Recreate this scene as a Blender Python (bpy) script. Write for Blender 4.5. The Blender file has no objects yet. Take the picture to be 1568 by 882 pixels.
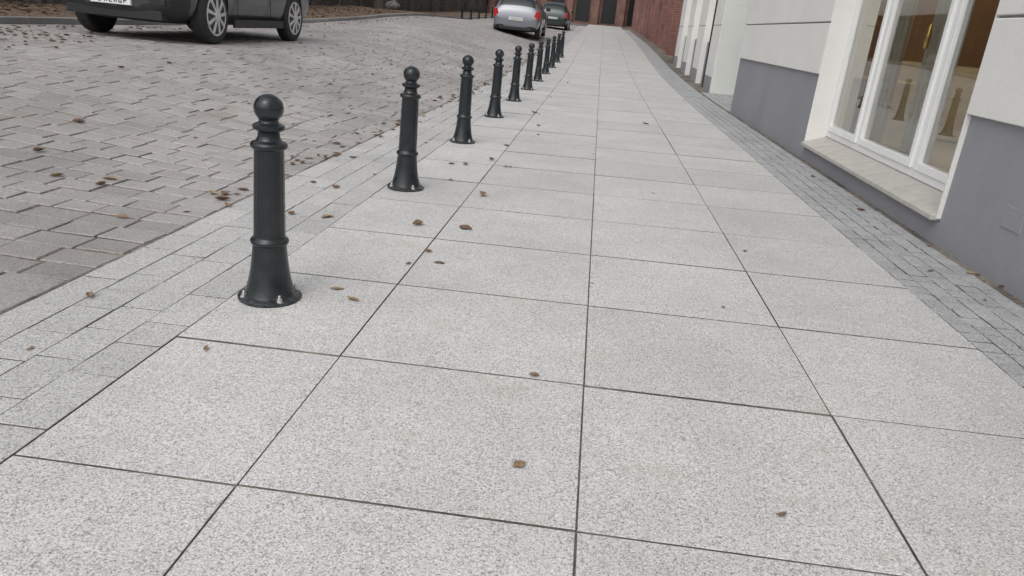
import bpy, bmesh, math, random
from mathutils import Matrix, Vector
random.seed(7)
R=random.random
def U(a,b): return a+(b-a)*random.random()
sc=bpy.context.scene
COL=sc.collection
H=1.05

# ------------------------------------------------------------------ terrain
def sm(t):
    t=max(0.0,min(1.0,t)); return t*t*(3-2*t)
def gz(x,y):
    z=0.02*max(-1.9,min(3.0,x))
    if y>12:
        d=min(y,28)-12; z+=0.0014*d*d
        if y>28: z+=0.03*(min(y,36)-28)
        if y>36: z+=0.022*(min(y,90)-36)
    if x<-1.9:
        lat=sm((-1.9-x)/3.2)*0.40*sm((y-0.5)/9.0)
        lat*=1-0.75*sm((y-31)/14)
        z+=lat
    return z

# ------------------------------------------------------------------ materials
def mat(name):
    m=bpy.data.materials.new(name); m.use_nodes=True
    nt=m.node_tree; b=nt.nodes['Principled BSDF']
    return m,nt,b
def N(nt,t,**k):
    n=nt.nodes.new(t)
    for a,v in k.items(): setattr(n,a,v)
    return n
def ramp(nt,stops):
    r=nt.nodes.new('ShaderNodeValToRGB'); e=r.color_ramp.elements
    while len(e)<len(stops): e.new(0.5)
    for i,(p,c) in enumerate(stops):
        e[i].position=p; e[i].color=(c[0],c[1],c[2],1) if not isinstance(c,(int,float)) else (c,c,c,1)
    return r
def noise(nt,vec,scale,detail=3,rough=.5):
    n=nt.nodes.new('ShaderNodeTexNoise'); n.inputs['Scale'].default_value=scale
    n.inputs['Detail'].default_value=detail; n.inputs['Roughness'].default_value=rough
    nt.links.new(vec,n.inputs['Vector']); return n
def mixc(nt,a,b,f,mode='MIX'):
    m=nt.nodes.new('ShaderNodeMix'); m.data_type='RGBA'; m.blend_type=mode
    for s,v in ((m.inputs[0],f),(m.inputs[6],a),(m.inputs[7],b)):
        if hasattr(v,'links'): nt.links.new(v,s)
        elif isinstance(v,(int,float)): s.default_value=v if s.type=='VALUE' else (v,v,v,1)
        else: s.default_value=(v[0],v[1],v[2],1)
    return m.outputs[2]
def bump(nt,b,h,strength,dist):
    n=nt.nodes.new('ShaderNodeBump'); n.inputs['Strength'].default_value=strength
    n.inputs['Distance'].default_value=dist
    nt.links.new(h,n.inputs['Height']); nt.links.new(n.outputs[0],b.inputs['Normal'])
def objco(nt):
    return nt.nodes.new('ShaderNodeTexCoord').outputs['Object']

def simple(name,col,rough=.5,metal=0,var=.0,scale=8,bmp=0,spec=None):
    m,nt,b=mat(name)
    b.inputs['Base Color'].default_value=(*col,1); b.inputs['Roughness'].default_value=rough
    b.inputs['Metallic'].default_value=metal
    if spec is not None: b.inputs['Specular IOR Level'].default_value=spec
    co=objco(nt)
    if var>0:
        n=noise(nt,co,scale,5,.6)
        r=ramp(nt,[(0.3,1-var),(0.7,1+var*.3)]); nt.links.new(n.outputs[0],r.inputs[0])
        nt.links.new(mixc(nt,col,r.outputs[0],1.0,'MULTIPLY'),b.inputs['Base Color'])
    if bmp>0:
        n2=noise(nt,co,scale*20,3); bump(nt,b,n2.outputs[0],.5,bmp)
    return m

def stone(name,ramp_stops,spk_scale,tint=(1,1,1),tonevar=.25,patch=.2,patch_scale=1.2,rough=.75,stain=(.42,.36,.28),stainamt=.35,bd=.0015,grit=0):
    m,nt,b=mat(name); co=objco(nt)
    n=noise(nt,co,spk_scale,2.5,.6)
    r=ramp(nt,ramp_stops); nt.links.new(n.outputs[0],r.inputs[0])
    base=mixc(nt,r.outputs[0],tint,1.0,'MULTIPLY')
    if grit:
        v=nt.nodes.new('ShaderNodeTexVoronoi'); v.inputs['Scale'].default_value=spk_scale*.95; nt.links.new(co,v.inputs['Vector'])
        sp=nt.nodes.new('ShaderNodeSeparateColor'); nt.links.new(v.outputs['Color'],sp.inputs[0])
        gr=ramp(nt,[(0.0,1-grit),(0.22,.97-grit*.25),(0.4,1.0),(.85,1.03),(1.0,1.16)]); nt.links.new(sp.outputs[0],gr.inputs[0])
        base=mixc(nt,base,gr.outputs[0],1.0,'MULTIPLY')
    at=N(nt,'ShaderNodeAttribute',attribute_name='tone')
    tr=ramp(nt,[(0,1-tonevar),(1,1+tonevar*.25)]); nt.links.new(at.outputs['Fac'],tr.inputs[0])
    base=mixc(nt,base,tr.outputs[0],1.0,'MULTIPLY')
    p=noise(nt,co,patch_scale,6,.65)
    pr=ramp(nt,[(0.32,1-patch),(0.62,1.02)]); nt.links.new(p.outputs[0],pr.inputs[0])
    base=mixc(nt,base,pr.outputs[0],1.0,'MULTIPLY')
    s=noise(nt,co,patch_scale*1.9+.3,5,.7)
    sr=ramp(nt,[(0.56,0),(0.75,stainamt)]); nt.links.new(s.outputs[0],sr.inputs[0])
    base=mixc(nt,base,stain,sr.outputs[0])
    nt.links.new(base,b.inputs['Base Color'])
    b.inputs['Roughness'].default_value=rough
    b.inputs['Specular IOR Level'].default_value=.35
    n3=noise(nt,co,spk_scale*.6,4,.6); bump(nt,b,n3.outputs[0],.6,bd)
    return m

M_slab=stone('granite_slab',[(0.30,.22),(0.40,.45),(0.49,.60),(0.64,.72)],230,(1,.99,.968),.06,.12,1.6,stain=(.43,.38,.30),stainamt=.45,bd=.0008,grit=.42)
M_sett=stone('granite_sett',[(0.30,.23),(0.42,.45),(0.55,.58),(0.68,.68)],200,(1,.995,.98),.09,.12,1.5,stain=(.40,.36,.30),stainamt=.3,bd=.002,grit=.4)
M_sett2=stone('granite_sett_blue',[(0.30,.19),(0.42,.38),(0.55,.50),(0.68,.58)],180,(.97,.985,1.0),.13,.14,1.5,stainamt=.1,bd=.002,grit=.35)
M_road=stone('road_block',[(0.30,.25),(0.45,.40),(0.6,.49),(0.7,.56)],110,(1.0,.955,.925),.15,.34,.55,rough=.5,stain=(.25,.205,.165),stainamt=.62,bd=.003)
M_kerb=stone('kerb_granite',[(0.30,.14),(0.45,.28),(0.6,.4),(0.7,.5)],110,(1,.98,.95),.25,.3,1,stainamt=.4)

def ground_mat(name,lo,hi):
    m,nt,b=mat(name); co=objco(nt)
    n=noise(nt,co,30,5,.6); r=ramp(nt,[(0.3,lo),(0.7,hi)]); nt.links.new(n.outputs[0],r.inputs[0])
    n2=noise(nt,co,1.8,4); r2=ramp(nt,[(0.35,.55),(0.65,1.35)]); nt.links.new(n2.outputs[0],r2.inputs[0])
    nt.links.new(mixc(nt,r.outputs[0],r2.outputs[0],1,'MULTIPLY'),b.inputs['Base Color'])
    b.inputs['Roughness'].default_value=.95
    bump(nt,b,n.outputs[0],.6,.004); return m
M_ground=ground_mat('joint_sand',(.10,.088,.074),(.27,.24,.205))
M_joint=ground_mat('joint_dirt',(.10,.09,.077),(.26,.24,.205))
M_jointr=ground_mat('joint_dirt_road',(.14,.123,.104),(.33,.295,.25))
def verge_mat():
    m,nt,b=mat('leafy_soil'); co=objco(nt)
    n=noise(nt,co,14,6,.75); r=ramp(nt,[(0.3,(.05,.037,.026)),(0.5,(.14,.10,.07)),(0.62,(.26,.19,.12)),(0.75,(.34,.28,.2))]); nt.links.new(n.outputs[0],r.inputs[0])
    nt.links.new(r.outputs[0],b.inputs['Base Color']); b.inputs['Roughness'].default_value=.95
    bump(nt,b,n.outputs[0],.8,.03); return m
M_verge=verge_mat()
def leaf_mat():
    m,nt,b=mat('dry_leaf'); co=objco(nt)
    at=N(nt,'ShaderNodeAttribute',attribute_name='tone')
    r=ramp(nt,[(0,(.085,.052,.036)),(0.45,(.18,.11,.07)),(0.8,(.29,.19,.115)),(1,(.42,.31,.17))]); nt.links.new(at.outputs['Fac'],r.inputs[0])
    n=noise(nt,co,90,3); r2=ramp(nt,[(0.3,.6),(0.7,1.15)]); nt.links.new(n.outputs[0],r2.inputs[0])
    nt.links.new(mixc(nt,r.outputs[0],r2.outputs[0],1,'MULTIPLY'),b.inputs['Base Color']); b.inputs['Roughness'].default_value=.7
    return m
M_leaf=leaf_mat()
def plaster(name,col,streak=.12):
    m,nt,b=mat(name); co=objco(nt)
    n=noise(nt,co,1.3,6,.6); r=ramp(nt,[(0.3,1-streak),(0.65,1.0)]); nt.links.new(n.outputs[0],r.inputs[0])
    n1=noise(nt,co,60,4,.6); r1=ramp(nt,[(0.3,.92),(0.7,1.02)]); nt.links.new(n1.outputs[0],r1.inputs[0])
    c=mixc(nt,mixc(nt,col,r.outputs[0],1,'MULTIPLY'),r1.outputs[0],1,'MULTIPLY')
    nt.links.new(c,b.inputs['Base Color']); b.inputs['Roughness'].default_value=.9
    n2=noise(nt,co,150,3); bump(nt,b,n2.outputs[0],.6,.0025); return m
M_white=plaster('white_plaster',(.86,.852,.82),.07)
M_pale=plaster('pale_plaster',(.72,.745,.70),.1)
M_grey=plaster('grey_plinth_plaster',(.335,.34,.365),.12)
M_groove=simple('groove',(.3,.3,.28),.9)
def brick_mat(name,c1,c2,mo,rot=False,scale=1.0):
    m,nt,b=mat(name); co=objco(nt)
    sx=N(nt,'ShaderNodeSeparateXYZ'); cx=N(nt,'ShaderNodeCombineXYZ'); nt.links.new(co,sx.inputs[0])
    nt.links.new(sx.outputs['Y' if rot else 'X'],cx.inputs[0]); nt.links.new(sx.outputs['Z'],cx.inputs[1])
    t=N(nt,'ShaderNodeTexBrick'); nt.links.new(cx.outputs[0],t.inputs['Vector'])
    t.inputs['Color1'].default_value=(*c1,1); t.inputs['Color2'].default_value=(*c2,1); t.inputs['Mortar'].default_value=(*mo,1)
    t.inputs['Scale'].default_value=scale; t.inputs['Mortar Size'].default_value=.008
    t.inputs['Brick Width'].default_value=.27; t.inputs['Row Height'].default_value=.08
    n=noise(nt,co,1.0,6); r=ramp(nt,[(0.3,.55),(0.7,1.1)]); nt.links.new(n.outputs[0],r.inputs[0])
    nt.links.new(mixc(nt,t.outputs[0],r.outputs[0],1,'MULTIPLY'),b.inputs['Base Color']); b.inputs['Roughness'].default_value=.9
    bump(nt,b,t.outputs['Fac'],-.4,.006); return m
M_brick=brick_mat('red_brick_side',(.34,.15,.12),(.27,.11,.09),(.32,.27,.24),True)
M_brickf=brick_mat('red_brick_front',(.27,.14,.11),(.2,.10,.08),(.25,.2,.17),False)
M_brickb=brick_mat('brown_brick_side',(.26,.17,.11),(.2,.13,.09),(.25,.2,.15),True)
M_oldwall=stone('old_wall_render',[(0.3,.07),(0.5,.14),(0.7,.23)],7,(1,.93,.85),.3,.5,.5,rough=.95,stain=(.09,.075,.06),stainamt=.7,bd=.02)
def iron():
    m,nt,b=mat('painted_cast_iron'); co=objco(nt)
    n=noise(nt,co,18,4,.5); r=ramp(nt,[(0.35,(.014,.018,.021)),(0.7,(.021,.026,.030))]); nt.links.new(n.outputs[0],r.inputs[0])
    sx=N(nt,'ShaderNodeSeparateXYZ'); nt.links.new(co,sx.inputs[0])
    d=ramp(nt,[(0.0,.35),(0.05,0.0)]); nt.links.new(sx.outputs['Z'],d.inputs[0])
    n2=noise(nt,co,40,4,.7); r2=ramp(nt,[(0.45,0),(0.6,1)]); nt.links.new(n2.outputs[0],r2.inputs[0])
    f=mixc(nt,d.outputs[0],r2.outputs[0],1,'MULTIPLY')
    nt.links.new(mixc(nt,r.outputs[0],(.16,.15,.13),f),b.inputs['Base Color'])
    rr=ramp(nt,[(0.3,.17),(0.7,.27)]); nt.links.new(n.outputs[0],rr.inputs[0]); nt.links.new(rr.outputs[0],b.inputs['Roughness'])
    n3=noise(nt,co,70,3); bump(nt,b,n3.outputs[0],.3,.0008); return m
M_iron=iron()
M_bolt=simple('zinc_bolt',(.6,.6,.6),.35,.8)
M_pvc=simple('white_pvc',(.9,.91,.90),.3,var=.03)
M_sill=simple('stone_sill',(.54,.52,.475),.6,var=.18,scale=12,bmp=.0005)
M_black=simple('black_plastic',(.022,.022,.024),.5)
M_tyre=simple('tyre_rubber',(.03,.03,.03),.8,var=.3,scale=20)
M_rim=simple('alloy_rim',(.66,.66,.68),.3,.6)
M_plate=simple('number_plate',(.8,.8,.79),.4)
M_plateink=simple('number_plate_ink',(.02,.02,.02),.5)
M_red=simple('tail_light_red',(.5,.02,.015),.2)
M_lamp=simple('headlight_glass',(.55,.57,.6),.1,.3)
def paint(name,col,metal=.3,dirt=.55):
    m,nt,b=mat(name); b.inputs['Metallic'].default_value=metal
    b.inputs['Roughness'].default_value=.35; b.inputs['Coat Weight'].default_value=.8; b.inputs['Coat Roughness'].default_value=.08
    co=objco(nt); sx=N(nt,'ShaderNodeSeparateXYZ'); nt.links.new(co,sx.inputs[0])
    d=ramp(nt,[(0.2,dirt),(0.55,0.0)]); nt.links.new(sx.outputs['Z'],d.inputs[0])
    n=noise(nt,co,6,6,.7); f=mixc(nt,d.outputs[0],n.outputs[0],1,'MULTIPLY')
    nt.links.new(mixc(nt,col,(.16,.14,.12),f),b.inputs['Base Color'])
    return m
M_suv=paint('anthracite_paint',(.05,.057,.072)); M_silver=paint('silver_paint',(.22,.235,.265),.4,.3); M_dark=paint('dark_green_paint',(.012,.03,.03))
M_cglass=simple('car_glass',(.02,.025,.028),.06)
def glass():
    m,nt,b=mat('window_glass'); b.inputs['Transmission Weight'].default_value=1; b.inputs['Roughness'].default_value=0.0
    b.inputs['IOR'].default_value=1.7; b.inputs['Base Color'].default_value=(.93,.96,.94,1); return m
M_glass=glass()
M_bark=simple('bark',(.09,.075,.06),.95,var=.5,scale=9,bmp=.01)
M_rock=simple('rock',(.16,.15,.14),.9,var=.4,scale=6,bmp=.01)
M_dglass=simple('dark_window',(.02,.022,.025),.12)
M_roof=simple('roof_tiles',(.16,.07,.05),.85,var=.3)

# ------------------------------------------------------------------ mesh helpers
def mk(name,V,F,mats,parent=None,smooth=False,tone=None,mi=None):
    me=bpy.data.meshes.new(name); me.from_pydata(V,[],F)
    for m in (mats if isinstance(mats,(list,tuple)) else [mats]): me.materials.append(m)
    if tone is not None:
        a=me.attributes.new('tone','FLOAT','FACE'); a.data.foreach_set('value',tone)
    if mi is not None: me.polygons.foreach_set('material_index',mi)
    if smooth: me.polygons.foreach_set('use_smooth',[True]*len(me.polygons))
    me.update()
    o=bpy.data.objects.new(name,me); COL.objects.link(o)
    if parent: o.parent=parent
    return o
def empty(name,loc=(0,0,0),rz=0):
    e=bpy.data.objects.new(name,None); e.location=loc; e.rotation_euler=(0,0,rz); COL.objects.link(e); return e
class G:
    def __init__(s): s.V=[];s.F=[];s.T=[];s.M=[]
    def add(s,V,F,mi=0,t=.5):
        o=len(s.V); s.V+=V
        for k,f in enumerate(F): s.F.append([o+i for i in f]); s.M.append(mi if isinstance(mi,int) else mi[k]); s.T.append(t)
    def box(s,x0,x1,y0,y1,z0,z1,mi=0,t=.5):
        V=[(x0,y0,z0),(x1,y0,z0),(x1,y1,z0),(x0,y1,z0),(x0,y0,z1),(x1,y0,z1),(x1,y1,z1),(x0,y1,z1)]
        s.add(V,[(0,3,2,1),(4,5,6,7),(0,1,5,4),(1,2,6,5),(2,3,7,6),(3,0,4,7)],mi,t)
    def prism(s,pts,a0,a1,axis='x',mi=0,t=.5):
        n=len(pts)
        def P(a,p):
            return {'x':(a,p[0],p[1]),'y':(p[0],a,p[1]),'z':(p[0],p[1],a)}[axis]
        V=[P(a0,p) for p in pts]+[P(a1,p) for p in pts]
        F=[list(range(n))[::-1],list(range(n,2*n))]+[(i,(i+1)%n,n+(i+1)%n,n+i) for i in range(n)]
        s.add(V,F,mi,t)
    def lathe(s,prof,seg=24,c=(0,0,0),axis='z',mi=0,t=.5,mod=None):
        V=[];F=[]
        for k,(r,h) in enumerate(prof):
            for i in range(seg):
                a=2*math.pi*i/seg; rr=r*(mod(a,h) if mod else 1)
                if axis=='z': V.append((c[0]+rr*math.cos(a),c[1]+rr*math.sin(a),c[2]+h))
                elif axis=='x': V.append((c[0]+h,c[1]+rr*math.cos(a),c[2]+rr*math.sin(a)))
                else: V.append((c[0]+rr*math.cos(a),c[1]+h,c[2]+rr*math.sin(a)))
        for k in range(len(prof)-1):
            for i in range(seg):
                j=(i+1)%seg; F.append((k*seg+i,k*seg+j,(k+1)*seg+j,(k+1)*seg+i))
        F.append(list(range(seg))[::-1]); F.append([ (len(prof)-1)*seg+i for i in range(seg)])
        s.add(V,F,mi,t)
    def obj(s,name,mats,parent=None,smooth=False,tone=False,bevel=0,fix=False):
        o=mk(name,s.V,s.F,mats,parent,smooth,s.T if tone else None,s.M)
        if fix:
            bm=bmesh.new(); bm.from_mesh(o.data); bmesh.ops.recalc_face_normals(bm,faces=bm.faces); bm.to_mesh(o.data); bm.free()
        if bevel:
            b=o.modifiers.new('b','BEVEL'); b.width=bevel; b.segments=2; b.limit_method='ANGLE'
        return o
def paver(g,x0,x1,y0,y1,gap,bev,jz=0,tilt=0,depth=.018,t=None,jxy=0,jc=0,gapy=None,dark=1):
    gx=gap/2; gy=(gapy or gap)/2; x0+=gx;x1-=gx;y0+=gy;y1-=gy
    if jxy: x0+=U(-jxy,jxy);x1+=U(-jxy,jxy);y0+=U(-jxy,jxy);y1+=U(-jxy,jxy)
    dz=U(-jz,jz); tx=U(-tilt,tilt); ty=U(-tilt,tilt); cx=(x0+x1)/2; cy=(y0+y1)/2
    def z(x,y): return gz(x,y)+dz+tx*(x-cx)+ty*(y-cy)
    O=[(x0,y0),(x1,y0),(x1,y1),(x0,y1)]
    if jc: O=[(a+U(-jc,jc),b+U(-jc,jc)) for a,b in O]
    def ins(d):
        return [(a+(d if a<cx else -d), b+(d if b<cy else -d)) for (a,b) in O]
    I1=ins(bev*.3); I2=ins(bev)
    V=[(a,b,z(a,b)-depth) for a,b in O]+[(a,b,z(a,b)-bev*.7) for a,b in O]+[(a,b,z(a,b)-bev*.2) for a,b in I1]+[(a,b,z(a,b)) for a,b in I2]
    F=[(12,13,14,15)]; M=[0]
    for k in range(3):
        for i in range(4):
            j=(i+1)%4; F.append((k*4+i,k*4+j,(k+1)*4+j,(k+1)*4+i)); M.append(1 if k<dark else 0)
    g.add(V,F,M,R() if t is None else t)

# ------------------------------------------------------------------ ground sheet
xs=[-500,-200,-80,-40,-20]+[-12+.3*i for i in range(52)]+[4,6,10,20,60,200,500]
ys=[-400,-100,-30,-10]+[-5+.4*i for i in range(240)]+[93,100,140,250,600,1200]
V=[(x,y,gz(x,y)-.0070) for y in ys for x in xs]
nx=len(xs)
F=[(j*nx+i,j*nx+i+1,(j+1)*nx+i+1,(j+1)*nx+i) for j in range(len(ys)-1) for i in range(nx-1)]
mk('ground',V,F,M_ground,smooth=True)

cols=[-1.25,-.698,.087,.842,1.60]
g=G()
k=-5
while 1.389+.718*k<72:
    y0=1.389+.718*k
    for i in range(4):
        paver(g,cols[i],cols[i+1],y0,y0+.718,.005,.0022,jz=.0012,tilt=.0010,jxy=.0010,gapy=.0068 if y0<2 else .0085+min(.006,.0006*y0),dark=1 if y0<1.5 else 2)
    k+=1
g.obj('pavement',[M_slab,M_joint],tone=True)
g=G()
xw=[-1.87,-1.715,-1.56,-1.405,-1.25]
for i in range(4):
    y=-1.5+R()*.2
    while y<62:
        l=U(.17,.30); paver(g,xw[i],xw[i+1],y,y+l,.0042,.0025,jz=.0010,tilt=.005,jxy=.001,jc=.0015,gapy=.0055); y+=l
g.obj('sett_strip',[M_sett,M_joint],tone=True)
g=G()
y=-1.5
while y<62:
    n=5; xa=1.60; wid=.095
    for i in range(n): paver(g,xa+i*wid,xa+(i+1)*wid,y,y+.098,.0065,.004,jz=.0015,tilt=.014,jxy=.002,jc=.003)
    y+=.098
y=12.2
while y<15.7:
    x=2.12
    while x<5:
        paver(g,x,x+.12,y,y+.118,.008,.005,jz=.0025,tilt=.02); x+=.12
    y+=.118
g.obj('sett_strip',[M_sett2,M_joint],tone=True)
# road
g=G(); y=-1.0
while y<62:
    dy=U(.155,.178); x=-1.885
    while x>-7.78:
        l=U(.19,.27)
        if x-l<-7.7: l=x+7.8
        paver(g,x-l,x,y,y+dy,.012,.007,jz=.0030,tilt=.015,jxy=.003,jc=.005); x-=l
    y+=dy
g.obj('cobblestone_road',[M_road,M_jointr],tone=True)
g=G(); y=0
while y<62:
    z0=gz(-7.85,y); z1=gz(-7.85,y+1)
    a=.004
    V=[(-7.95,y+a,z0-.05),(-7.8,y+a,z0-.05),(-7.8,y+1-a,z1-.05),(-7.95,y+1-a,z1-.05),(-7.95,y+a,z0+.09),(-7.81,y+a,z0+.09),(-7.81,y+1-a,z1+.09),(-7.95,y+1-a,z1+.09)]
    g.add(V,[(4,5,6,7),(0,1,5,4),(1,2,6,5),(2,3,7,6),(3,0,4,7)],0,R()); y+=1
g.obj('kerb',M_kerb,tone=True,bevel=.012)
V=[];F=[]
vx=[-7.95-.25*i for i in range(14)]; vy=[.4*i for i in range(156)]
for yy in vy:
    for i,xx in enumerate(vx): V.append((xx,yy,gz(xx,yy)+.075+(0 if i==0 else U(0,.05))))
for j in range(len(vy)-1):
    for i in range(len(vx)-1): F.append((j*14+i+1,j*14+i,(j+1)*14+i,(j+1)*14+i+1))
mk('verge',V,F,M_verge,smooth=True)

# ------------------------------------------------------------------ leaves
def leaf(g,x,y,s,z=None,t=None):
    z=(gz(x,y) if z is None else z)+.003
    a=U(0,6.28); ca,sa=math.cos(a),math.sin(a); w=U(.16,.34); cu=U(.15,.9); tw=U(-.25,.25); bend=U(-.25,.25)
    n=7; V=[]; F=[]
    V.append((-.85,U(-.08,.08),.04))
    prof=[.02,.55,.9,1.0,.8,.45,.03]
    for i in range(n):
        px=-.5+1.05*i/(n-1); yy=bend*(px*px*2-.3); ed=w*prof[i]
        lift=abs(px)**1.5*cu*.5
        for sgn in(-1,0,1):
            e=ed*(1+U(-.28,.28)) if sgn else 0
            V.append((px+U(-.03,.03),yy+sgn*e,lift+(abs(sgn)*ed*cu*1.1)+max(0,sgn*tw*ed*2)))
    for i in range(n-1):
        b0=1+i*3
        F+= [(b0,b0+1,b0+4,b0+3),(b0+1,b0+2,b0+5,b0+4)]
    F.append((0,1,3))
    V=[(x+s*(p*ca-q*sa),y+s*(p*sa+q*ca),z+s*max(0,r)*.9) for p,q,r in V]
    g.add(V,F,0,R() if t is None else t)
g=G()
spec=[(-.586,3.79,.085),(-.61,4.60,.075),(-.832,3.753,.075),(-.907,2.694,.055),(-.812,2.595,.055),(-1.709,2.338,.055),(-.066,1.616,.04),(.569,1.55,.03),(.674,9.42,.12),(1.946,5.316,.06),(-1.317,3.72,.08),(-1.113,2.041,.04),(-1.511,4.426,.07),(-1.508,3.71,.055),(-.072,2.132,.035),(.647,2.98,.022),(-.74,5.9,.07),(-.72,6.7,.08),(-.9,5.6,.07),(-1.0,5.55,.065),(-.55,8.3,.09),(-.7,9.5,.1),(.1,3.1,.02),(.9,3.9,.03),(1.5,6.3,.03),(.5,5.2,.03),(1.85,3.9,.05),(1.95,6.6,.06),(-2.5,2.75,.08),(-2.2,3.3,.07),(-2.65,3.9,.08),(-2.9,3.8,.07),(-3.3,4.2,.08),(-3.6,5.0,.08),(-1.35,2.9,.03),(-1.6,1.9,.03)]
for x,y,s in spec: leaf(g,x,y,s*1.05,t=U(.3,.95))
for _ in range(320):
    y=3.5+26*R(); leaf(g,-1.93+random.gauss(0,.08),y,U(.03,.09))
for _ in range(30):
    leaf(g,U(-1.85,-.5),3+14*R(),U(.03,.06))
for _ in range(120):
    leaf(g,U(-7.6,-2.1),2+18*R(),U(.04,.08))
for _ in range(60):
    leaf(g,2.09+random.gauss(0,.02),2+14*R(),U(.02,.045))
for _ in range(10):
    leaf(g,U(-.6,2),3+14*R(),U(.015,.03))
for _ in range(600):
    leaf(g,-7.6+abs(random.gauss(0,.35)),4+40*R(),U(.04,.08))
for _ in range(260):
    leaf(g,-6.9+random.gauss(0,.5),5+4*R(),U(.04,.09))
for _ in range(2500):
    x=U(-10.9,-7.95);y=6+26*R(); leaf(g,x,y,U(.05,.1),z=gz(x,y)+.11)
g.obj('fallen_leaves',M_leaf,tone=True)

# ------------------------------------------------------------------ bollards
def bollard_mesh():
    g=G()
    prof=[(.110,0),(.116,.004),(.116,.013),(.108,.019),(.094,.022),(.089,.034),(.083,.055),(.076,.085),(.070,.12),(.065,.16),(.061,.205),(.0605,.214),(.066,.217),(.069,.224),(.069,.230),(.065,.236),(.0585,.240)]
    n=10
    prof+=[(.0575,.246)]+[(.057-.005*i/n,.25+.31*i/n) for i in range(n+1)]+[(.0525,.564),(.060,.567),(.0645,.574),(.0645,.581),(.060,.588),(.048,.592),(.041,.600),(.038,.612),(.038,.624),(.046,.630),(.0545,.635),(.0555,.642),(.0545,.648),(.046,.653),(.036,.657),(.033,.663),(.034,.668)]
    for i in range(1,13):
        a=-math.pi/2+.72+(math.pi-.72)*i/12
        prof.append((max(.0005,.051*math.cos(a)),.706+.049*math.sin(a)))
    def mod(a,h):
        if .249<h<.562: return 1-.03*abs(math.sin(a*8))**.6*(1 if .2505<h<.559 else .2)
        return 1
    g.lathe(prof,96,mod=mod)
    for k in range(4):
        a=math.pi/4+k*math.pi/2; cx,cy=.098*math.cos(a),.098*math.sin(a)
        g.lathe([(.014,.016),(.014,.020)],16,(cx,cy,0),mi=1)
        g.lathe([(.0105,.020),(.0105,.031),(.006,.032)],6,(cx,cy,0),mi=1)
        g.lathe([(.005,.030),(.005,.041),(.003,.043)],10,(cx,cy,0),mi=1)
    me=bpy.data.meshes.new('bollard'); me.from_pydata(g.V,[],g.F); me.materials.append(M_iron); me.materials.append(M_bolt)
    me.polygons.foreach_set('material_index',g.M); me.polygons.foreach_set('use_smooth',[True]*len(g.F))
    me.update(); me.set_sharp_from_angle(angle=math.radians(50)); return me
BM=bollard_mesh()
def bollard(x,y,rz=None):
    o=bpy.data.objects.new('bollard',BM); o.location=(x,y,gz(x,y)-.001); o.rotation_euler=(U(-.006,.006),U(-.006,.006),U(-.3,.1) if rz is None else rz); COL.objects.link(o)
for i in range(11): bollard(-1.115,2.53+2.07*i)
for i in range(5): bollard(-7.55,42+2.9*i)

# ------------------------------------------------------------------ near white building
B=empty('white_building')
XW=2.13; XF=2.10
y1=12.1; oy0,oy1=4.56,7.66
zt=7.0; zl=2.55
g=G()
g.box(XW,XW+.4,-4,oy0,-.4,.80,0); g.box(XW,XW+.4,oy1,y1,-.4,.85,0); g.box(XW,XW+.4,oy0,oy1,-.4,.17,0)
g.box(XW+.4,6,y1-.4,y1-.02,-.4,.85,0)
g.obj('plinth',M_grey,B)
g=G()
def panels(ya,yb,za,zb):
    lev=[za]+[z for z in (1.32,1.84,2.36,2.88,3.4,3.92,4.44,4.96,5.48,6.0,6.52) if za+.1<z<zb-.1]+[zb]
    for a,b in zip(lev[:-1],lev[1:]):
        g.box(XF,XW+.38,ya,yb,a+(.008 if a>za else 0),b-(.008 if b<zb else 0),0)
panels(-4,oy0,.80,zl); panels(oy1,y1,.85,zl); panels(-4,y1,zl+.016,zt)
g.obj('facade_panels',M_white,B,bevel=.006)
g=G(); g.box(XF+.02,XW+.36,-3.99,oy0-.02,.82,zl-.01); g.box(XF+.02,XW+.36,oy1+.02,y1-.02,.87,zl-.01); g.box(XF+.02,XW+.36,-3.99,y1-.02,zl+.02,zt-.02)
g.obj('groove_backing',M_groove,B)
g=G(); g.box(XW+.39,7,y1-.37,y1-.005,.85,zt); g.box(XW+.02,7,-4,y1,zt+.005,zt+.2)
g.obj('side_wall',M_white,B)
g=G()
g.box(XF+.004,XW+.3,oy1-.012,oy1-.001,.19,zl-.002); g.box(XF+.004,XW+.3,oy0+.001,oy0+.012,.19,zl-.002)
g.box(XF+.004,XW+.3,oy0+.013,oy1-.013,zl-.012,zl-.001)
g.obj('window_reveal',M_white,B)
g=G()
g.prism([(XF-.025,.175),(XF-.025,.205),(XW+.175,.285),(XW+.30,.285),(XW+.30,.175)],oy0+.013,oy1-.013,'y')
g.obj('window_sill',M_sill,B,bevel=.004,fix=True)
FX0,FX1=2.29,2.36
g=G()
def bar(ya,yb,za,zb,x0=FX0,x1=FX1): g.box(x0,x1,ya,yb,za,zb)
zb0=.286; zt0=2.53
ys_=[oy0+.014,5.50,6.72,oy1-.014]
bar(ys_[0],ys_[3],zb0,zb0+.055); bar(ys_[0],ys_[3],zt0-.05,zt0)
for i,yy in enumerate(ys_):
    ya=yy if i==0 else (yy-.06 if i==3 else yy-.03)
    bar(ya,ya+.06,zb0+.056,zt0-.051)
for a,b in zip(ys_[:-1],ys_[1:]):
    a2=a+.034 if a!=ys_[0] else a+.062; b2=b-.034 if b!=ys_[3] else b-.062
    x0,x1=FX0-.018,FX1-.01
    bar(a2,a2+.055,zb0+.058,zt0-.053,x0,x1); bar(b2-.055,b2,zb0+.058,zt0-.053,x0,x1)
    bar(a2+.056,b2-.056,zb0+.058,zb0+.115,x0,x1); bar(a2+.056,b2-.056,zt0-.12,zt0-.053,x0,x1)
g.obj('window_frame',M_pvc,B,bevel=.005)
g=G()
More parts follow.
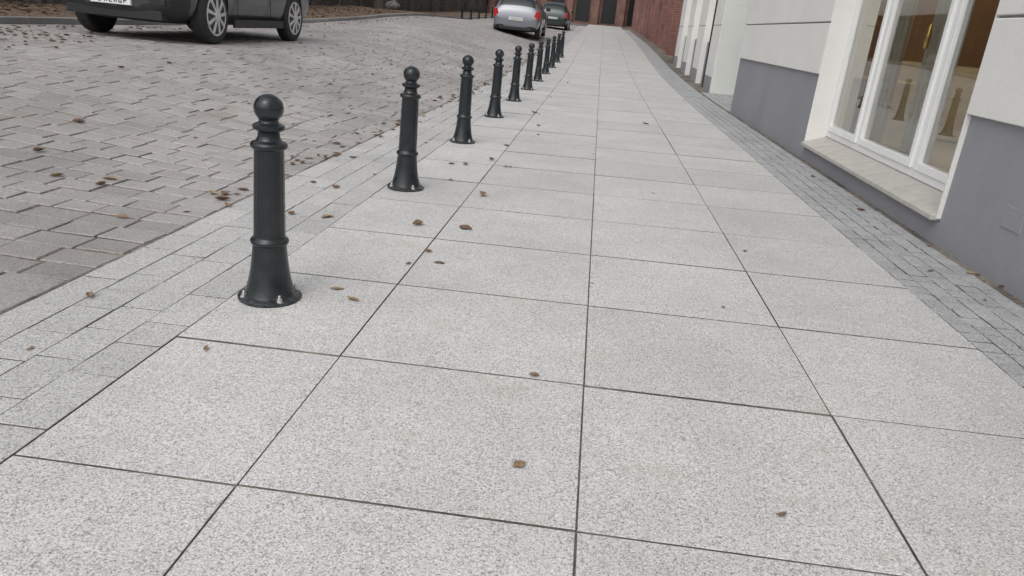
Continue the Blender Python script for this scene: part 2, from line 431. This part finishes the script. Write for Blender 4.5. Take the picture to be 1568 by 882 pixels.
for a,b in zip(ys_[:-1],ys_[1:]):
    g.box(FX0+.012,FX0+.018,a+.08,b-.08,zb0+.10,zt0-.1)
g.obj('window_glass',M_glass,B)
g=G(); g.box(XW-.004,XW+.01,3.75,3.93,.31,.42); g.obj('hatch_cover',M_grey,B,bevel=.002)
M_in_floor=simple('room_floor',(.42,.40,.36),.4,var=.1); M_in_wall=simple('room_wall_brown',(.46,.28,.16),.7,var=.25,scale=1.5)
M_in_cream=simple('room_cream',(.55,.51,.41),.6,var=.15); M_brass=simple('brass',(.8,.52,.15),.25,1)
g=G(); g.box(XW+.42,6.5,3,11,.12,.17); g.obj('room_floor',M_in_floor,B)
g=G(); g.box(6.3,6.5,3,11,.18,2.7); g.box(XW+.42,6.29,11.0,11.2,.18,2.7); g.box(XW+.42,6.29,2.8,2.99,.18,2.7); g.obj('room_wall',M_in_wall,B)
g=G(); g.box(XW+.42,6.5,2.8,11.2,2.71,2.8); g.obj('room_ceiling',M_in_cream,B)
g=G(); g.box(2.75,3.25,8.2,8.9,.18,.85); g.box(3.3,4.6,9.6,9.9,.18,1.05)
g.obj('room_furniture',M_in_cream,B,bevel=.02)
g=G()
for yc,n_ in ((7.35,7),(6.5,5)):
    for i in range(n_): g.lathe([(.022,.2),(.028,1.3),(.022,2.66)],10,(2.58+.012*(i%2),yc-.05*i,0))
g.obj('curtain',M_in_cream,B,smooth=True)
g=G()
for yy,h0 in ((7.28,1.25),(6.38,1.2)):
    g.lathe([(.004,h0-.06),(.018,h0-.04),(.022,h0+.05),(.012,h0+.12),(.004,h0+.14)],16,(2.50,yy,0))
g.lathe([(.01,1.15),(.05,1.17),(.07,1.35),(.045,1.47),(.01,1.49)],20,(2.95,8.45,0)); g.lathe([(.05,.85),(.03,.87),(.012,.9),(.012,1.15)],12,(2.95,8.45,0))
g.obj('table_lamp',M_brass,B,smooth=True)
li=bpy.data.lights.new('room_lamp','POINT'); li.energy=48; li.color=(1,.82,.58); li.shadow_soft_size=.15
lo=bpy.data.objects.new('room_lamp',li); lo.location=(4.2,7.5,2.3); COL.objects.link(lo); lo.parent=B

# ------------------------------------------------------------------ second white building
B2=empty('white_building')
ya,yb=15.75,25.6; X2=2.30
def bz(y): return gz(2.3,y)
g=G()
g.box(X2+.14,7,ya+.02,yb,-.4,8)
pys=[]
y=ya
while y<yb-.5:
    pys.append(y); g.box(X2,X2+.15,y,y+1.15,-.3,8); y+=2.45
g.obj('facade',M_white,B2,bevel=.01)
g=G(); g.box(X2+.01,7,ya-.004,ya+.018,-.3,8); g.obj('end_wall',M_pale,B2)
g=G()
for p in pys:
    g.box(X2+.11,X2+.138,p+1.16,p+2.44,-.3,bz(p)+.95)
    g.box(X2-.012,X2-.002,p+.1,p+1.05,-.3,bz(p)+.30)
g.obj('plinth',M_grey,B2)
g=G(); fr=G()
for p in pys[:-1]:
    for zz in (1.6,4.6):
        g.box(X2+.128,X2+.137,p+1.35,p+2.25,zz,zz+1.7)
        for a,b in ((1.35,1.41),(1.77,1.83),(2.19,2.25)): fr.box(X2+.11,X2+.127,p+a,p+b,zz,zz+1.7)
g.obj('windows',M_dglass,B2); fr.obj('window_frames',M_pvc,B2)
g=G()
for p in pys:
    for z in (1.35,2.1,2.85,3.6): g.box(X2-.002,X2+.02,p-.002,p+1.152,z,z+.014)
g.obj('grooves',M_groove,B2)
g=G(); g.lathe([(.045,0),(.045,8)],12,(X2+.06,ya+1.5,-.1)); g.obj('downpipe',M_black,B2)

# ------------------------------------------------------------------ red brick building (right)
B3=empty('brick_building')
g=G(); g.box(2.75,9,25.7,70,-.2,10)
y=25.7
win=G(); trim=G()
while y<69:
    g.box(2.45,2.76,y,y+.7,-.2,9.6)
    z0=gz(2.3,y)
    if y<67:
        zz=z0+1.0
        pts=[(y+1.15,zz),(y+2.35,zz),(y+2.35,zz+1.8)]+[(y+1.75+.6*math.cos(a),zz+1.8+.6*math.sin(a)) for a in [math.pi*i/8 for i in range(1,8)]]+[(y+1.15,zz+1.8)]
        win.prism(pts,2.735,2.746,'x'); trim.box(2.66,2.749,y+1.05,y+2.45,zz-.12,zz-.003)
        g.box(2.6,2.751,y+.705,y+2.795,-.1,z0+.6)
    y+=2.8
g.obj('walls',M_brick,B3); win.obj('windows',M_dglass,B3,fix=True); trim.obj('sills',M_kerb,B3)
g=G(); g.prism([(2.4,9.99),(9.3,9.99),(5.9,13)],25.5,70.2,'y'); g.obj('roof',M_roof,B3,fix=True)

B4=empty('brick_building')
g=G(); win=G(); yf=74
g.box(-16,14,yf,yf+8,0,12)
x=-15.5
while x<10:
    g.box(x,x+.55,yf-.55,yf-.003,0.5,11.5)
    zb=1.6
    pts=[(x+.85,zb),(x+2.15,zb),(x+2.15,zb+3.2),(x+1.85,zb+4.0),(x+1.5,zb+4.6),(x+1.15,zb+4.0),(x+.85,zb+3.2)]
    win.prism(pts,yf-.02,yf-.008,'y'); g.box(x+.6,x+2.35,yf-.3,yf-.005,.5,1.5)
    x+=2.4
g.obj('walls',M_brickf,B4); win.obj('arched_windows',M_dglass,B4,fix=True)
g=G(); g.prism([(yf-.6,12.01),(yf+8.5,12.01),(yf+4,16)],-16.5,14.5,'x'); g.obj('roof',M_roof,B4,fix=True)

g=G(); y=2
while y<72:
    za=min(gz(-11,y),gz(-11,y+3)); g.box(-11.4,-11,y,y+2.99,za-.3,za+2.3,0,R()); g.box(-11.46,-10.94,y,y+2.99,za+2.302,za+2.42,0,.2)
    g.box(-10.998,-10.9,y,y+.45,za-.3,za+2.3,0,R()); y+=3
g.obj('boundary_wall',M_oldwall,tone=True,bevel=.02)
B5=empty('brick_house')
g=G(); g.box(-22,-14,4,44,-.2,8.5); g.obj('walls',M_brickb,B5)
g=G(); w=G()
y=5.5
while y<42:
    for z in (1.2,4.8):
        pts=[(y,z),(y+1.2,z),(y+1.2,z+1.6)]+[(y+.6+.6*math.cos(a),z+1.6+.6*math.sin(a)) for a in [math.pi*i/8 for i in range(1,8)]]+[(y,z+1.6)]
        g.prism(pts,-13.999,-13.97,'x'); w.box(-13.969,-13.94,y+.57,y+.63,z,z+2.1); w.box(-14,-13.85,y-.1,y+1.3,z-.12,z-.003)
    y+=3
g.obj('windows',M_dglass,B5,fix=True); w.obj('window_trim',M_sill,B5)
g=G(); g.prism([(-22.4,8.51),(-13.6,8.51),(-18,12)],3.6,44.4,'y'); g.obj('roof',M_roof,B5,fix=True)

# ------------------------------------------------------------------ tree + boulder on verge
def tree(x,y):
    T=empty('tree',(x,y,gz(x,y)+.05))
    g=G(); lf=G(); rnd=random.Random(3)
    def limb(p,d,L,r,lev):
        n=5; q=Vector(p); d=Vector(d).normalized(); rings=[]
        for i in range(n+1):
            rr=r*(1-.55*i/n)*(1.35 if (lev==0 and i==0) else 1)
            a=d.orthogonal().normalized(); b=d.cross(a)
            rings.append([tuple(q+a*rr*math.cos(t*math.pi/4)+b*rr*math.sin(t*math.pi/4)) for t in range(8)])
            q=q+d*(L/n); d=(d+Vector((rnd.uniform(-.15,.15),rnd.uniform(-.15,.15),rnd.uniform(-.02,.12)))).normalized()
            if lev<3 and i>=2:
                for _ in range(2 if lev else 1):
                    dd=(d+Vector((rnd.uniform(-1,1),rnd.uniform(-1,1),rnd.uniform(.0,.7)))).normalized()
                    limb(q,dd,L*.55,r*.45*(1-.08*i),lev+1)
            if lev==3:
                for _ in range(3):
                    c=q+Vector((rnd.uniform(-.3,.3),rnd.uniform(-.3,.3),rnd.uniform(-.3,.3))); s=.09
                    u=Vector((rnd.uniform(-1,1),rnd.uniform(-1,1),rnd.uniform(-1,1))).normalized()*s; v=u.orthogonal().normalized()*s*.6
                    lf.add([tuple(c-u),tuple(c+v),tuple(c+u),tuple(c-v)],[(0,1,2,3)],0,rnd.random())
        V=[v for r_ in rings for v in r_]
        F=[(k*8+i,k*8+(i+1)%8,(k+1)*8+(i+1)%8,(k+1)*8+i) for k in range(n) for i in range(8)]
        g.add(V,F)
    limb((0,0,-.1),(0,0,1),5,.24,0)
    g.obj('trunk_and_limbs',M_bark,T,smooth=True); lf.obj('foliage',M_leaf,T,tone=True)
tree(-10.1,35)
def rock(x,y,r):
    bm=bmesh.new(); bmesh.ops.create_icosphere(bm,subdivisions=3,radius=r)
    for v in bm.verts:
        n=v.co.normalized(); k=1+.18*math.sin(5*n.x+1)*math.cos(4*n.y)+U(-.03,.03); v.co*=k; v.co.z*=.75
    me=bpy.data.meshes.new('boulder'); bm.to_mesh(me); bm.free(); me.materials.append(M_rock)
    o=bpy.data.objects.new('boulder',me); o.location=(x,y,gz(x,y)+.1+r*.5); COL.objects.link(o)
rock(-9.35,34.6,.32)

# ------------------------------------------------------------------ cars
def car(name,loc,rz,paintm,L=4.25,W=1.0,Z=1.0,suv=False,low=None):
    E=empty(name,loc,rz)
    st=[(0.00,.36,.60,.60,.61,.46),(0.06,.25,.70,.74,.71,.58),(0.30,.21,.84,.85,.88,.68),(0.80,.20,.93,.885,.99,.74),(1.15,.20,.97,.89,1.04,.76),
        (1.90,.20,.99,.895,1.47,.60),(2.30,.20,1.0,.90,1.53,.60),(2.42,.20,1.0,.90,1.54,.60),(2.50,.20,1.0,.90,1.54,.60),(3.20,.20,1.01,.90,1.53,.59),(3.30,.20,1.01,.90,1.525,.59),
        (3.80,.22,1.02,.885,1.47,.56),(4.08,.25,1.0,.86,1.10,.66),(4.18,.30,.86,.82,.90,.66),(4.22,.36,.66,.74,.68,.60)]
    V=[];F=[];MI=[]
    for (y,zl_,zs,w,zr,wr) in st:
        h=[(0,zl_),(w*.72,zl_),(w*.965,zl_+.09),(w,(zl_+zs)/2),(w*.985,zs-.07),(w*.955,zs),(wr+.035,zr-.055),(wr*.86,zr),(0,zr+.02)]
        full=h+[(-a,b) for a,b in h[-2:0:-1]]
        n=len(full); V+=[(a*W,y*L/4.22,b*Z) for a,b in full]
    for k in range(len(st)-1):
        for i in range(n):
            j=(i+1)%n; F.append((k*n+i,(k+1)*n+i,(k+1)*n+j,k*n+j))
            side=i in(5,n-6); top=i in(6,7,n-7,n-8)
            mi=0
            if side and k in(4,5,6,8,10) : mi=1
            if top and k in(4,11): mi=1
            if i in(0,1,n-1,n-2): mi=2
            if suv and k<2 and i in(2,n-3): mi=2
            MI.append(mi)
    F.append(list(range(n))); F.append([(len(st)-1)*n+i for i in range(n)][::-1]); MI+=[0,0]
    o=mk('body_tmp',V,F,[paintm,M_cglass,M_black],None,True,None,MI)
    bm=bmesh.new(); bm.from_mesh(o.data); bmesh.ops.recalc_face_normals(bm,faces=bm.faces); bm.to_mesh(o.data); bm.free()
    s=o.modifiers.new('s','SUBSURF'); s.levels=2; s.render_levels=2
    ax=[.83*L/4.22,3.38*L/4.22]; rw=.335*Z if not suv else .345*Z
    cut=G()
    for a in ax:
        for sx in(-1,1):
            cut.lathe([(rw+.045,-.17),(rw+.045,.17)],40,(sx*(.90*W-.06),a,rw),axis='x')
    c=cut.obj('cut',M_black,fix=True)
    b=o.modifiers.new('b','BOOLEAN'); b.object=c; b.operation='DIFFERENCE'; b.solver='EXACT'
    dg=bpy.context.evaluated_depsgraph_get(); me=bpy.data.meshes.new_from_object(o.evaluated_get(dg))
    bpy.data.objects.remove(o); bpy.data.objects.remove(c)
    me.polygons.foreach_set('use_smooth',[True]*len(me.polygons)); me.set_sharp_from_angle(angle=math.radians(40))
    bo=bpy.data.objects.new('body',me); COL.objects.link(bo); bo.parent=E
    g=G()
    for a in ax:
        for sx in(-1,1):
            cx=sx*(.90*W-.105)
            wv=.10
            pr=[(rw*.66,-wv),(rw*.9,-wv),(rw*.985,-wv*.8),(rw,-wv*.5),(rw,wv*.5),(rw*.985,wv*.8),(rw*.9,wv),(rw*.66,wv)]
            g.lathe(pr,48,(cx,a,rw),axis='x',mi=0)
            ox=cx+sx*(wv+.001)
            g.lathe([(rw*.67,-.006),(rw*.70,0),(rw*.70,.004),(rw*.63,.006),(rw*.61,-.01)] if sx>0 else [(rw*.61,.01),(rw*.63,-.006),(rw*.70,-.004),(rw*.70,0),(rw*.67,.006)],48,(ox,a,rw),axis='x',mi=1)
            g.lathe([(rw*.60,-.004),(rw*.60,.004)],40,(ox+sx*.004,a,rw),axis='x',mi=2)
            for q in range(9):
                t=2*math.pi*q/9+.1; ct,s_=math.cos(t),math.sin(t)
                def P(r,w_,xx): return (ox+sx*xx,a+r*ct-w_*s_,rw+r*s_+w_*ct)
                r0,r1=rw*.12,rw*.66
                Vv=[P(r0,-.018,.004),P(r0,.018,.004),P(r1,.028,.006),P(r1,-.028,.006),P(r0,-.014,.026),P(r0,.014,.026),P(r1,.021,.014),P(r1,-.021,.014)]
                g.add(Vv,[(4,5,6,7),(0,1,5,4),(1,2,6,5),(2,3,7,6),(3,0,4,7)],1)
            g.lathe([(rw*.2,0),(rw*.2,.028),(rw*.12,.034)] if sx>0 else [(rw*.12,-.034),(rw*.2,-.028),(rw*.2,0)],20,(ox,a,rw),axis='x',mi=1)
    g.obj('wheels',[M_tyre,M_rim,M_black],E,fix=True,smooth=False)
    g=G(); f=L/4.22
    g.box(-.62*W,.62*W,.03,.2,.25*Z,.35*Z,0)
    g.box(-.40*W,.40*W,.02,.2,.60*Z,.70*Z,0)
    for s in(-1,1):
        g.box(s*.60*W-.07,s*.60*W+.07,.03,.25,.42*Z,.50*Z,0)
        g.box(min(s*.87*W,s*.905*W),max(s*.87*W,s*.905*W),1.32*f,2.92*f,.20*Z,.30*Z,0)
        g.box(min(s*.90,s*1.06)*W,max(s*.90,s*1.06)*W,1.45*f,1.55*f,1.0*Z,1.13*Z,0)
        for yy in(1.42,2.46,3.22): g.box(min(s*.893,s*.902)*W,max(s*.893,s*.902)*W,yy*f,(yy+.006)*f,.32*Z,.93*Z,0)
    g.box(-.6*W,.6*W,L-.12,L+.01,.30*Z,.40*Z,0)
    g.obj('trim',M_black,E,bevel=.012)
    pz=.385*Z
    g=G(); g.box(-.26,.26,-.025,.03,pz,pz+.11,0); g.box(-.26,.26,L-.02,L+.03,.62*Z,.62*Z+.11,0); g.obj('number_plates',M_plate,E,bevel=.004)
    g=G()
    for q in range(7):
        xq=-.22+q*.062+(.02 if q>1 else 0); t0=.02 if q%2 else .045
        for zz,ya_,yb_ in ((pz,-.030,-.024),(.62*Z,L+.029,L+.035)):
            g.box(xq,xq+.010,ya_,yb_,zz+.022,zz+.088,0); g.box(xq+.010,xq+.038,ya_,yb_,zz+.078,zz+.088,0)
            g.box(xq+.010,xq+.038,ya_,yb_,zz+t0,zz+t0+.010,0)
            if q%3: g.box(xq+.030,xq+.038,ya_,yb_,zz+.022,zz+.078,0)
    g.obj('plate_letters',M_plateink,E)
    g=G()
    for s in(-1,1):
        pts=[(s*.50*W,.66*Z),(s*.80*W,.70*Z),(s*.84*W,.80*Z),(s*.62*W,.79*Z)]
        g.prism(pts,.07,.42,'y')
    g.obj('headlights',M_lamp,E,bevel=.02,fix=True)
    g=G()
    for s in(-1,1):
        g.prism([(s*.62*W,.70*Z),(s*.84*W,.70*Z),(s*.85*W,.98*Z),(s*.74*W,1.02*Z)],L-.34,L-.03,'y')
    g.obj('tail_lights',M_red,E,bevel=.02,fix=True)
    return E
gx=-6.0
car('parked_car',(gx,9.15,gz(gx,11)-.005),0,M_suv,L=4.45,W=1.0,Z=1.08,suv=True)
e=car('parked_car',(-3.22,33.4,gz(-3.22,31.2)),math.pi,M_silver,L=4.2,W=1.0)
e.rotation_euler=(-.03,0,math.pi)
e=car('parked_car',(-2.9,50,gz(-2.9,47)),math.pi,M_dark,L=4.2,W=.98); e.rotation_euler=(-.022,0,math.pi)

# ------------------------------------------------------------------ light, world, camera
w=bpy.data.worlds.new('World'); sc.world=w; w.use_nodes=True; nt=w.node_tree
bg=nt.nodes['Background']; sky=nt.nodes.new('ShaderNodeTexSky'); sky.sky_type='NISHITA'; sky.sun_disc=False
el=math.radians(52); az=math.radians(200)
sky.sun_elevation=el; sky.sun_rotation=az; sky.air_density=1.2; sky.dust_density=4; sky.ozone_density=1
hs=nt.nodes.new('ShaderNodeHueSaturation'); hs.inputs['Saturation'].default_value=.28
nt.links.new(sky.outputs[0],hs.inputs['Color']); nt.links.new(hs.outputs[0],bg.inputs['Color']); bg.inputs['Strength'].default_value=.15
sl=bpy.data.lights.new('sun','SUN'); sl.energy=.7; sl.angle=math.radians(80); sl.color=(1,.985,.96)
so=bpy.data.objects.new('sun',sl); COL.objects.link(so)
d=Vector((math.sin(az)*math.cos(el),math.cos(az)*math.cos(el),math.sin(el)))
so.rotation_euler=d.to_track_quat('Z','Y').to_euler()

cam=bpy.data.cameras.new('Camera'); co=bpy.data.objects.new('Camera',cam); COL.objects.link(co)
fw=Vector((-.0752,.9383,-.3373)).normalized(); up=Vector((-.1285,.3265,.9365)); rt=fw.cross(up).normalized(); up=rt.cross(fw)
Mx=Matrix(((rt.x,up.x,-fw.x,0),(rt.y,up.y,-fw.y,0),(rt.z,up.z,-fw.z,H),(0,0,0,1)))
co.matrix_world=Mx; cam.sensor_width=36; cam.lens=26.13; cam.clip_end=3000; cam.clip_start=.05
sc.camera=co
sc.view_settings.view_transform='Standard'; sc.view_settings.look='None'; sc.view_settings.exposure=0
